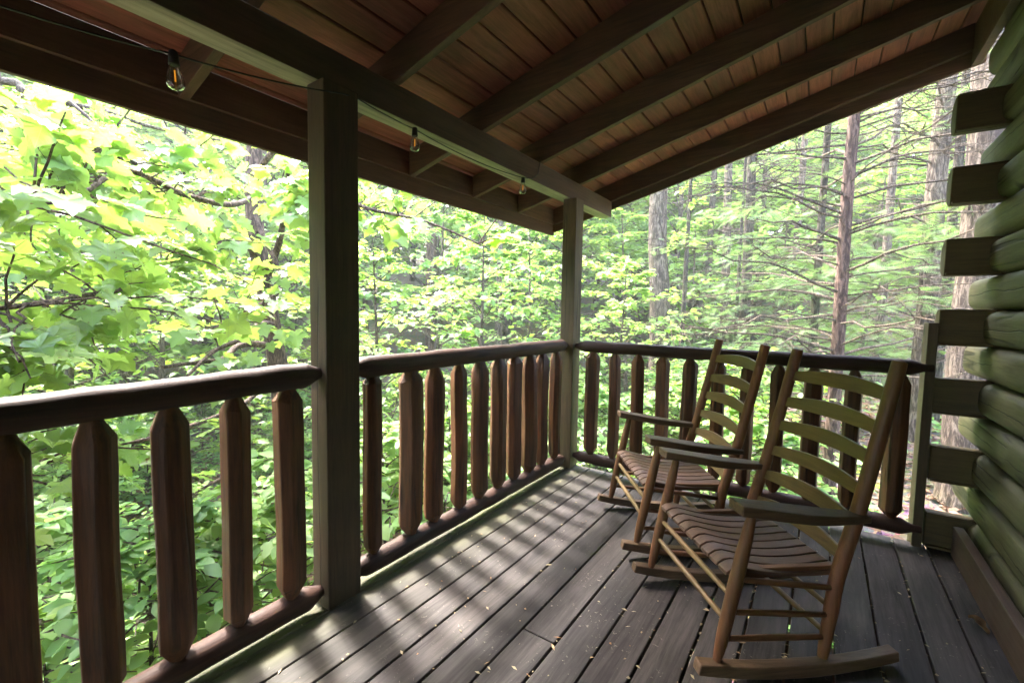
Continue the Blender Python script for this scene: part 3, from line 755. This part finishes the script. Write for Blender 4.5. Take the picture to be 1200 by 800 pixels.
def broadleaf(rng, H, R, z0, nl, lsz, tpl, rt, per=9, lift=.12, spread=1.0, tier=.10, twigs=5, top=None, flat=.35):
    """trunk mesh + leaf cloud of one broadleaved tree standing at the origin"""
    tb = MB(); lean = rng.normal(0, .04, 2)
    tp = [np.array((lean[0]*z+.05*R*math.sin(z*.9+lean[1]*50)*.3, lean[1]*z+.04*math.cos(z*1.1)*.3, z)) for z in np.linspace(-.25, H, 9)]
    tb.tube(tp, [rt*1.35, rt*1.02]+taper(rt*.95, rt*.15, 7), 10, .12, int(rng.integers(99)))
    P, D, Nn = [], [], []
    for k in range(nl):
        u = (k+rng.random())/nl; z = z0+(H-z0)*u**.9; az = k*2.4+rng.normal(0, .3)
        prof = math.sin(PI*min(1, .22+.78*u)**.8) if top is None else top(u)
        L = R*max(.25, prof)*rng.uniform(.7, 1.1)
        i = min(8, max(0, int((z+.25)/(H+.25)*8))); base = np.array(tp[i]); base[2] = z
        tip = base+np.array((math.cos(az)*L, math.sin(az)*L, L*rng.uniform(.05, .45)))
        c = curve_pts(base, tip, lift*L, 6, rng, .05); tb.tube(c, taper(max(.006, rt*.32*(1-u*.6)), .003, 7), 5)
        for t in range(twigs):
            f = .25+.75*(t+rng.random()*.6)/twigs; f = min(f, .99); q = f*6; i0 = int(q); pt = c[i0]+(c[i0+1]-c[i0])*(q-i0)
            dr = (c[i0+1]-c[i0]); dr = dr/np.linalg.norm(dr)
            sd = np.array((-dr[1], dr[0], 0))*(1 if t % 2 else -1)
            tw = dr*rng.uniform(.3, .9)+sd*rng.uniform(.3, 1)*spread+np.array((0, 0, rng.normal(0, tier)))
            tl = L*rng.uniform(.22, .42)*(1.15-f*.5); e = pt+tw/np.linalg.norm(tw)*tl
            cc = curve_pts(pt, e, .04*tl, 3, rng, .04); tb.tube(cc, taper(.006, .002, 4), 4)
            for j in range(per):
                g = .15+.85*(j+rng.random())/per; h = min(g, .999)*3; i1 = int(h); lp = cc[i1]+(cc[i1+1]-cc[i1])*(h-i1)
                s2 = 1 if j % 2 else -1; td = (e-pt)/tl
                ld = td*.6+np.array((-td[1], td[0], 0))*s2*.9+np.array((0, 0, -.25))
                P.append(lp+rng.normal(0, .025*R*.5, 3)); D.append(ld); Nn.append((0, 0, 1))
    P = np.array(P); D, Nn = rand_dirs(rng, D, Nn, .28, flat)
    V, F = leaves(tpl, P, D, Nn, rng.uniform(.7, 1.25, len(P))*lsz)
    return tb, V, F
def plant(name, rng, mat_b, mat_l, loc, rz=0, parts=('trunk', 'crown'), **kw):
    tb, V, F = broadleaf(rng, **kw)
    r = empty(name, loc, rz)
    tb.build(parts[0], mat_b, r, True, 0, 60); mesh_np(parts[1], V, F, mat_l, r)
    return r
def put(proto, x, y, rz, sc, dz=0):
    c = copy_tree(proto); c.location = (x, y, float(gz(x, y))+dz); c.rotation_euler = (0, 0, rz); c.scale = (sc, sc, sc*RNG.uniform(.9, 1.12)); return c
def pol(u, D):
    q_ = at(u, 380, D); return float(q_[0]), float(q_[1])

R_ = np.random.default_rng(11)
# ---- near sycamore left of the post: trunk and the branches that reach to the porch
syc = empty('sycamore_tree', tuple(at(332, 480, 6.3)[:2])+(0,)); syc.location.z = float(gz(syc.location.x, syc.location.y))
tag(syc, 'broad leaved tree with crooked rough trunk just left of the nearer roof post', 'tree')
so_ = np.array(syc.location)
tw = MB()
tr = [np.array((so_[0], so_[1], so_[2]-.2)), at(334, 520, 6.3), at(328, 440, 6.25), at(318, 380, 6.2), at(310, 330, 6.2), at(300, 280, 6.25), at(296, 220, 6.35), at(300, 150, 6.4), at(310, 60, 6.5), at(316, -60, 6.7)]
tw.tube([q-so_ for q in tr], [.17, .125, .115, .105, .10, .098, .09, .085, .07, .045], 14, .14, 3)
limbs = []
def limb(pts, r0, r1, store=True):
    # smooth the survey points
    pp = []
    for i in range(len(pts)-1):
        P0, P1, P2, P3 = pts[max(0, i-1)], pts[i], pts[i+1], pts[min(len(pts)-1, i+2)]
        for q_ in range(5):
            t = q_/5; pp.append(.5*((2*P1)+(P2-P0)*t+(2*P0-5*P1+4*P2-P3)*t*t+(3*P1-P0-3*P2+P3)*t**3))
    pp.append(pts[-1]); tw.tube([q_-so_ for q_ in pp], taper(r0, r1, len(pp)), 8, .12, len(limbs))
    if store: limbs.append(pp)
limb([at(326, 412, 6.2), at(308, 404, 6.0), at(280, 405, 5.6), at(262, 420, 5.2), at(236, 424, 4.8), at(190, 430, 4.3)], .045, .012)
limb([at(320, 392, 6.2), at(318, 380, 5.9), at(300, 382, 5.6), at(280, 398, 5.2), at(250, 412, 4.8), at(220, 440, 4.4)], .042, .012)
limb([at(310, 330, 6.2), at(322, 300, 6.0), at(330, 270, 5.8), at(336, 220, 5.4), at(338, 190, 5.1)], .05, .015)
limb([at(308, 320, 6.2), at(290, 288, 5.8), at(240, 292, 5.2), at(190, 312, 4.6), at(140, 338, 4.1), at(70, 352, 3.6), at(-30, 365, 3.2)], .045, .010)
limb([at(300, 260, 6.2), at(330, 330, 5.7), at(300, 360, 5.2), at(260, 380, 4.7), at(200, 400, 4.2)], .03, .008)
limb([at(300, 230, 6.3), at(270, 240, 5.6), at(215, 228, 4.8), at(150, 200, 4.2), at(90, 230, 3.6), at(30, 240, 3.2)], .035, .008)
limb([at(302, 200, 6.3), at(340, 160, 5.6), at(370, 200, 4.9), at(420, 240, 4.5), at(500, 260, 4.2), at(570, 290, 4.0)], .035, .006)
limb([at(325, 430, 6.2), at(290, 470, 5.5), at(220, 500, 4.8), at(150, 520, 4.2), at(60, 540, 3.6), at(-20, 560, 3.1)], .03, .006)
limb([at(330, 470, 6.2), at(340, 500, 5.4), at(310, 540, 4.7), at(260, 560, 4.2), at(190, 600, 3.8)], .025, .006)
# leaf sprays
P, D, Nn, Z = [], [], [], []
LP = np.array([q_ for l in limbs for q_ in l])
def spray(e, big, n, rng=R_):
    d = np.linalg.norm(LP-e, axis=1)+rng.random(len(LP))*.35; b = LP[int(np.argmin(d))]
    L = np.linalg.norm(e-b)
    if L > 1.7: b = e+(b-e)/L*1.7
    c = curve_pts(b, e, .05*L, 5, rng, .06); tw.tube([q_-so_ for q_ in c], taper(.0075, .003, 6), 5)
    dr = (e-b)/max(L, .05)
    for j in range(n):
        g = .35+.65*(j+rng.random()*.5)/n; h = min(g, .999)*5; i1 = int(h); lp = c[i1]+(c[i1+1]-c[i1])*(h-i1)
        s2 = 1 if j % 2 else -1
        pet = (np.array((-dr[1], dr[0], 0))*s2*.8+dr*.5+np.array((0, 0, .12)))*big*rng.uniform(.35, .7)+rng.normal(0, .02, 3)
        tw.tube([lp-so_, lp+pet*.6-so_, lp+pet-so_], [.0016, .0013, .001], 3)
        P.append(lp+pet); D.append(pet/np.linalg.norm(pet)*.8+np.array((0, 0, -.55))+rng.normal(0, .25, 3)); Nn.append(np.array((-.10, 0, 1))+rng.normal(0, .32, 3)); Z.append(big*rng.uniform(.62, 1.15))
def region(u0, u1, v0, v1, D0, D1, cnt, big, n):
    for k in range(cnt):
        e = at(R_.uniform(u0, u1), R_.uniform(v0, v1), R_.uniform(D0, D1))
        if e[0] > -2.25: continue
        spray(e, big, n)
region(-80, 150, 120, 250, 2.7, 3.5, 9, .18, 6)
region(-60, 340, 130, 300, 3.2, 5.2, 36, .175, 6)
region(-60, 330, 280, 430, 2.9, 4.8, 32, .165, 6)
region(60, 360, 170, 330, 4.2, 6.2, 26, .155, 6)
region(-80, 300, 420, 640, 2.6, 4.2, 22, .16, 5)
region(-30, 130, 420, 560, 2.5, 3.0, 8, .18, 5)
region(235, 365, 190, 400, 4.4, 5.8, 28, .16, 6)
region(400, 640, 190, 300, 4.0, 5.2, 14, .16, 6)
region(330, 480, 180, 260, 4.2, 5.5, 16, .16, 6)
tw.build('trunk', M['bark_red'], syc, True, 0, 60)
V, F = leaves(SYC, P, D, Nn, Z); leaf_co(mesh_np('crown', V-so_, F, M['leaf_big'], syc), SYC, len(P))

# ---- second broad tree out of frame on the left, two of its boughs cross the upper left corner
s2 = empty('sycamore_tree', (-5.2, -2.2, float(gz(-5.2, -2.2)))); o2 = np.array(s2.location)
tag(s2, 'tree whose dark boughs slant down from the upper left corner of the photo', 'tree')
tw = MB(); limbs = []; so_ = o2
tw.tube([(0, 0, -.2), (.02, 0, 1.5), (0, .05, 3.5), (.1, .1, 6)], [.2, .16, .14, .09], 12, .2, 8)
st_ = o2+np.array((0, .05, 4.2))
limb([st_, at(-60, 105, 4.0), at(0, 121, 3.9), at(60, 148, 3.9), at(110, 172, 3.95), at(160, 192, 4.0)], .032, .014)
limb([st_-np.array((0, 0, .3)), at(-60, 90, 4.8), at(30, 108, 4.7), at(90, 124, 4.7), at(130, 133, 4.7), at(182, 150, 4.8), at(260, 165, 4.9)], .03, .010)
limb([at(60, 103, 4.4), at(92, 128, 4.2), at(112, 148, 4.1), at(122, 170, 4.05)], .016, .006)
limb([st_-np.array((0, 0, 1.6)), at(-40, 240, 4.6), at(20, 245, 4.8), at(70, 245, 5.0)], .03, .012)
limb([st_-np.array((0, 0, 1.9)), at(-40, 308, 4.2), at(10, 300, 4.3), at(60, 296, 4.5)], .028, .012)
LP = np.array([q_ for l in limbs for q_ in l]); P, D, Nn, Z = [], [], [], []
for k in range(18):
    spray(at(R_.uniform(-60, 260), R_.uniform(80, 220), R_.uniform(3.6, 5.4)), .15, 6)
for k in range(10):
    spray(at(R_.uniform(-60, 90), R_.uniform(220, 340), R_.uniform(4.2, 5.6)), .14, 6)
tw.build('trunk', M['bark_grey'], s2, True, 0, 60)
V, F = leaves(SYC, P, D, Nn, Z); leaf_co(mesh_np('crown', V-so_, F, M['leaf_big'], s2), SYC, len(P))

# ---- prototypes of the forest
rg = np.random.default_rng(5)
U = []   # understory trees (small, leafy to the ground)
for k, (ml, tp, sz) in enumerate([('leaf_mid', OVA, .105), ('leaf_cool', MAP, .12), ('leaf_mid', MAP, .115)]):
    t = plant('understory_tree', rg, M['bark_limb'], M[ml], (0, 0, 0), H=4.6, R=1.9, z0=.5, nl=30, lsz=sz, tpl=tp, rt=.05, per=9, twigs=6, tier=.06, flat=.28)
    U.append(t)
SH = []
for k, (ml, tp, sz) in enumerate([('leaf_mid', OVA, .070), ('leaf_cool', OVA, .088)]):
    t = plant('shrub', rg, M['bark_limb'], M[ml], (0, 0, 0), parts=('stem', 'foliage'), H=1.35, R=.9, z0=.1, nl=19, lsz=sz, tpl=tp, rt=.016, per=8, twigs=6, flat=.3)
    SH.append(t)
T = []
for k, (H, R, z0, mb_) in enumerate([(15, 4.2, 3.0, 'bark_grey'), (13, 3.8, 2.0, 'bark_dark'), (17, 4.4, 4.5, 'bark_red'), (11, 3.6, .8, 'bark_grey')]):
    t = plant('forest_tree', rg, M[mb_], M['leaf_far'], (0, 0, 0), H=H, R=R, z0=z0, nl=54, lsz=.30, tpl=RHO, rt=.17, per=12, twigs=9, tier=.12, flat=.38)
    T.append(t)

# ---- understory trees one by one
us = [ # u, D, kind, scale, rz, label
 (455, 6.4, 0, .86, .3, 'yellow green small tree right beyond the railing, beside the nearer roof post'),
 (560, 7.2, 2, .95, 1.7, 'leafy small tree between the two roof posts, behind the middle of the railing'),
 (625, 8.6, 1, 1.0, 2.9, 'pale green small tree close left of the far corner post'),
 (716, 7.6, 1, .82, .9, 'small tree with flat pale leaf layers right of the far corner post'),
 (392, 8.5, 2, 1.05, 4.1, 'small tree behind the nearer roof post'),
 (300, 10.5, 0, 1.1, 5.0, 'small tree behind the crooked trunk left of the nearer roof post'),
 (180, 9.0, 2, 1.15, 2.2, 'small tree in the middle of the left opening, behind the big leaves'),
 (60, 8.5, 0, 1.2, 3.3, 'small tree at the left edge of the photo behind the big leaves'),
 (-30, 7.5, 1, 1.1, 1.0, 'small tree just outside the left edge of the photo'),
 (505, 10.5, 1, 1.3, .5, 'darker small tree farther back between the two roof posts'),
 (660, 12.0, 0, 1.35, 2.5, 'small tree far behind the far corner post'),
 (740, 12.5, 2, 1.25, 3.9, 'small tree left of and behind the thick grey trunk'),
 (812, 13.0, 1, 1.1, 5.2, 'small tree right of and behind the thick grey trunk'),
 (905, 12.0, 1, .95, 1.2, 'low small tree behind the farther rocking chair'),
 (1010, 14.0, 0, 1.0, 2.0, 'low small tree on the slope behind the nearer rocking chair'),
]
for i, (u, D_, k, sc, rz, lb) in enumerate(us):
    x, y = pol(u, D_); c = put(U[k], x, y, rz, sc); tag(c, lb, 'small tree', 'small understory trees')
# ---- shrubs
n = 0
for i in range(120):
    u = R_.uniform(-60, 1000); D_ = R_.uniform(4.2, 15)
    x, y = pol(u, D_)
    if x > -2.6 and y < 4.6: continue
    if u > 860 and R_.random() < .5: continue
    if u < 380 and D_ < 7.5 and R_.random() < .6: continue
    c = put(SH[int(R_.integers(2))], x, y, R_.uniform(0, 6.28), R_.uniform(.6, 1.25)); n += 1
    tag(c, 'low green leafy shrub growing on the forest floor beyond the railings', 'shrub', 'shrubs on the forest floor')
for i, (u, D_, sc, rz, lb) in enumerate([
    (40, 3.1, 1.0, .4, 'pale leaved shrub close below the near end of the left railing'),
    (165, 3.3, 1.05, 2.0, 'pale leaved shrub seen between the two spindles left of the nearer roof post'),
    (255, 3.4, 1.0, 3.1, 'pale leaved shrub just left of the foot of the nearer roof post'),
    (335, 3.7, 1.1, 4.4, 'pale leaved shrub right behind the foot of the nearer roof post'),
    (450, 4.1, 1.1, 5.3, 'pale leaved shrub behind the first spindles right of the nearer roof post'),
    (530, 4.9, 1.2, .9, 'pale leaved shrub behind the middle spindles between the two roof posts'),
    (610, 5.9, 1.2, 1.6, 'pale leaved shrub behind the last spindles before the far corner post')]):
    x, y = pol(u, D_); c = put(SH[1], x, y, rz, sc*1.15); tag(c, lb, 'shrub', 'pale shrubs close to the railing')
# ---- forest trees
n = 0; tries = 0; placed = []
HT = [15, 13, 17, 11]
while n < 250 and tries < 9000:
    tries += 1
    az = math.radians(R_.uniform(-150, 36) if R_.random() < .8 else R_.uniform(-20, 22)); D_ = 13.5+38*R_.random()**.9
    x, y = math.sin(az)*D_, math.cos(az)*D_
    if az < math.radians(-95) and R_.random() < .5: continue  # unseen trees left behind the camera, added to dim sky light from there
    if any((x-a)**2+(y-b)**2 < 2.6**2 for a, b in placed): continue
    if az > math.radians(-14) and D_ < 16: continue
    placed.append((x, y)); k = int(R_.integers(4))
    need = D_*math.tan(math.radians(R_.uniform(21, 30)))+EYE-float(gz(x, y))
    c = put(T[k], x, y, R_.uniform(0, 6.28), max(.42, need/HT[k])); n += 1
    tag(c, 'unseen forest tree behind the camera, added to cut the light from there', 'tree', 'trees on the far slope')
for x, y in ((-3.5, -13), (1.5, -14), (-8, -11), (5, -15), (-1, -18)):  # unseen trees added behind the camera to weaken light from the back
    c = put(T[int(R_.integers(4))], x, y, R_.uniform(0, 6.28), .6)
    tag(c, 'unseen forest tree behind the camera, added to cut the light from there', 'tree', 'trees on the far slope')
for t in U+SH+T:
    for ch in list(t.children): bpy.data.objects.remove(ch)
    bpy.data.objects.remove(t)

# ---- trunks seen one by one
def trunk_tree(name, label, u, D_, wd, mat, v_top, lean_u=0, H=9, limbs_=0, llen=1.6, dead=True, seed=0, fol=None, zr_=(1.0, 5.5), vb=None):
    rng = np.random.default_rng(300+seed)
    x, y = pol(u, D_); z = float(gz(x, y)); r = empty(name, (x, y, z)); tag(r, label, 'tree')
    tb = MB(); right = np.array((CR.x, CR.y, 0)); hs = np.linspace(-.3, H, 14); ln = lean_u/FPX*D_/4.0
    wob = np.cumsum(rng.normal(0, .012, (14, 2)), 0)*wd*3
    ax = lambda h: right*ln*h+np.array((np.interp(h, hs, wob[:, 0]), np.interp(h, hs, wob[:, 1]), h))
    tb.tube([ax(h) for h in hs], [wd*.72, wd*.53]+taper(wd*.5, wd*.30, 12), 18, .05, seed); few = limbs_ < 15
    if not few: tb.build('trunk', mat, r, True, 0, 70)
    if few and not limbs_: tb.build('trunk', mat, r, True, 0, 70)
    if limbs_:
        lb_ = tb if few else MB(); P, D, Nn, Z = [], [], [], []
        for k in range(limbs_):
            h = zr_[0]+(zr_[1]-zr_[0])*(k+rng.random())/limbs_; az = rng.uniform(0, 2*PI) if k % 3 else math.atan2(right[1], right[0])+(PI if k % 2 else 0)+rng.normal(0, .35)
            L = llen*rng.uniform(.5, 1.15); b = ax(h); e = b+np.array((math.cos(az)*L, math.sin(az)*L, L*rng.uniform(-.12, .18)))
            c = curve_pts(b, e, L*rng.uniform(.02, .10), 7, rng, .04); lb_.tube(c, taper(rng.uniform(.007, .017), .002, 8), 5)
            for t in range(int(rng.integers(7, 13))):
                f = rng.uniform(.2, .98)*7; i0 = int(f); pt = c[i0]+(c[i0+1]-c[i0])*(f-i0); dr = e-b; dr = dr/np.linalg.norm(dr)
                td = dr*rng.uniform(.4, 1)+np.array((-dr[1], dr[0], 0))*rng.choice((-1, 1))*rng.uniform(.4, 1.1)+np.array((0, 0, rng.normal(-.1, .25)))
                tl = L*rng.uniform(.12, .36); e2_ = pt+td/np.linalg.norm(td)*tl
                c2_ = curve_pts(pt, e2_, -.03*tl, 3, rng, .08); lb_.tube(c2_, taper(.0038, .0012, 4), 3)
                if fol and rng.random() < fol[0](h):
                    for j in range(6):
                        g = (j+.5)/6; q_ = pt+(e2_-pt)*g; s3 = 1 if j % 2 else -1
                        td2 = (e2_-pt)/tl; P.append(q_+rng.normal(0, .02, 3)); D.append(td2*.7+np.array((-td2[1], td2[0], 0))*s3*.7+np.array((0, 0, -.18))); Nn.append((0, 0, 1)); Z.append(fol[1]*rng.uniform(.7, 1.25))
        lb_.build('trunk', mat, r, True, 0, 65) if few else lb_.build('bare_branches' if not P else 'branches', M['bark_limb'], r, True, 0, 60)
        if P:
            Dn, Nm = rand_dirs(rng, D, Nn, .22, .38); V, F = leaves(fol[2], P, Dn, Nm, Z); mesh_np('foliage', V, F, fol[3], r)
    return r
trunk_tree('tulip_tree', 'thick straight grey barked trunk rising just right of the far corner post', 779, 9.6, .42, M['bark_grey'], 225, -6, 9, 8, 1.3, seed=1, fol=(lambda h: .8, .11, OVA, M['leaf_mid']))
trunk_tree('sapling', 'thin dark sapling standing close right of the thick grey trunk', 797, 9.9, .10, M['bark_dark'], 225, 4, 8, 8, 1.0, seed=2, fol=(lambda h: .5, .11, OVA, M['leaf_mid']))
trunk_tree('pine_tree', 'slender reddish trunk with many bare dead branches behind the nearer rocking chair', 984, 5.6, .125, M['bark_red'], 140, 3, 8, 84, 2.2, seed=3, zr_=(1.6, 5.2))
trunk_tree('pine_tree', 'dark trunk with bare branches directly above the farther rocking chair', 874, 10.2, .20, M['bark_dark'], 180, -2, 10, 54, 2.4, seed=4, zr_=(1.8, 6.5))
trunk_tree('pine_tree', 'pale straight trunk left of the dark trunk above the farther chair', 850, 12.0, .21, M['bark_grey'], 200, -4, 10, 12, 1.6, seed=5, zr_=(2.5, 6.5))
trunk_tree('sapling', 'very thin stem between the pale and the dark trunk above the farther chair', 861, 9.5, .065, M['bark_dark'], 200, 2, 8, 8, .9, seed=6, zr_=(2, 6))
trunk_tree('hemlock_tree', 'large reddish brown trunk with drooping needle sprays left of the log ends', 1084, 8.6, .25, M['bark_grey'], 90, 3, 10, 70, 2.8, seed=7, zr_=(1.0, 6.0), fol=(lambda h: .95 if h < 2.9 else .4, .20, FRO, M['needle']))
trunk_tree('pine_tree', 'brown trunk leaning close beside the large reddish trunk', 1101, 9.8, .14, M['bark_dark'], 90, 5, 10, 44, 2.4, seed=8, zr_=(2.0, 6.5))
trunk_tree('tulip_tree', 'pale rough barked trunk seen between the log ends of the wall', 1148, 6.8, .36, M['bark_grey'], 60, 0, 9, 0, seed=9)
trunk_tree('hemlock_tree', 'needle leaved tree with feathery sprays behind the slender reddish trunk', 952, 8.2, .12, M['bark_dark'], 200, 2, 7, 46, 2.0, seed=10, zr_=(.6, 3.3), fol=(lambda h: .95, .19, FRO, M['needle']))
trunk_tree('pine_tree', 'thin grey trunk behind between the slender and the large reddish trunk', 1030, 12.5, .17, M['bark_grey'], 150, 2, 10, 40, 2.2, seed=11, zr_=(1.5, 6.5))
trunk_tree('pine_tree', 'grey trunk deep in the woods left of the slender reddish trunk', 925, 14, .18, M['bark_grey'], 150, 2, 11, 40, 2.4, seed=12, zr_=(2, 7))
trunk_tree('pine_tree', 'dark trunk deep in the woods right of the thick grey trunk', 826, 14.5, .2, M['bark_dark'], 150, 2, 11, 14, 2.0, seed=13, zr_=(3, 7))
trunk_tree('forest_tree', 'brown trunk showing deep in the woods between the two roof posts', 503, 12.0, .3, M['bark_red'], 150, 2, 10, 10, 1.8, seed=14, zr_=(3, 7), fol=(lambda h: .7, .13, OVA, M['leaf_mid']))
trunk_tree('forest_tree', 'thin grey stem in the woods left of the far corner post', 583, 13.0, .2, M['bark_grey'], 150, 2, 10, 10, 1.8, seed=15, zr_=(3, 7), fol=(lambda h: .7, .13, OVA, M['leaf_mid']))
trunk_tree('forest_tree', 'grey trunk deep behind the big leaves at the left', 140, 11.0, .2, M['bark_grey'], 150, 2, 9, 10, 1.8, seed=16, zr_=(3, 6), fol=(lambda h: .7, .13, OVA, M['leaf_mid']))

# ---- ground cover and litter
def scatter(n, u0, u1, d0, d1, rng, keep):
    az = rng.uniform(math.radians(u0), math.radians(u1), n); D_ = d0+(d1-d0)*rng.random(n)**.75
    x = np.sin(az)*D_; y = np.cos(az)*D_; ok = keep(x, y); return x[ok], y[ok]
rg2 = np.random.default_rng(21)
outside = lambda x, y: ~((x > -1.8) & (x < 1.2) & (y < 3.25))
patch = lambda x, y: np.sin(x*1.1+2*np.sin(y*.6))+np.cos(y*1.3+1.7*np.sin(x*.5+.4))+rg2.normal(0, .5, len(x))
x, y = scatter(60000, -98, 25, 2.2, 17, rg2, lambda x, y: outside(x, y) & (patch(x, y) > np.where(x > -1.2, .55, .15)))
h = rg2.uniform(.02, .30, len(x))*rg2.random(len(x)); z = gz(x, y)+h
D = np.stack([rg2.normal(0, 1, len(x)), rg2.normal(0, 1, len(x)), rg2.normal(-.1, .2, len(x))], 1); Nn = np.stack([rg2.normal(0, .3, len(x)), rg2.normal(0, .3, len(x)), np.ones(len(x))], 1)
V, F = leaves(RHO, np.stack([x, y, z], 1), D, Nn, rg2.uniform(.06, .15, len(x)))
tag(mesh_np('ground_cover', V, F, M['cover']), 'low green leaves covering the forest floor', 'ground cover', kind='stuff')
x, y = scatter(42000, -98, 25, 2.2, 15, rg2, outside)
z = gz(x, y)+rg2.uniform(.004, .03, len(x))
D = np.stack([rg2.normal(0, 1, len(x)), rg2.normal(0, 1, len(x)), rg2.normal(0, .15, len(x))], 1); Nn = np.stack([rg2.normal(0, .35, len(x)), rg2.normal(0, .35, len(x)), np.ones(len(x))], 1)
V, F = leaves(RHO, np.stack([x, y, z], 1), D, Nn, rg2.uniform(.05, .12, len(x)))
tag(mesh_np('leaf_litter', V, F, M['litter']), 'brown fallen leaves lying on the forest floor', 'leaf litter', kind='stuff')

# ---- haze volume added to lift the dark woods; real haze is slight
m, nt, out = new_mat('haze_air')
pv = N(nt, 'ShaderNodeVolumePrincipled'); pv.inputs['Color'].default_value = (.93, .97, .95, 1); pv.inputs['Density'].default_value = HAZE
pv.inputs['Anisotropy'].default_value = .2
nt.links.new(pv.outputs[0], out.inputs['Volume'])
zmin = float(Z_[(abs(X_) < 75) & (abs(Y_) < 75)].min())-1
hz = MB().box(-72, 72, -72, 72, zmin, 38).build('haze', m, None, False); tag(hz, 'thin pale haze added to lift the dark tones of the woods', 'haze', kind='stuff')
S.cycles.volume_bounces = 1; S.cycles.volume_step_rate = 5
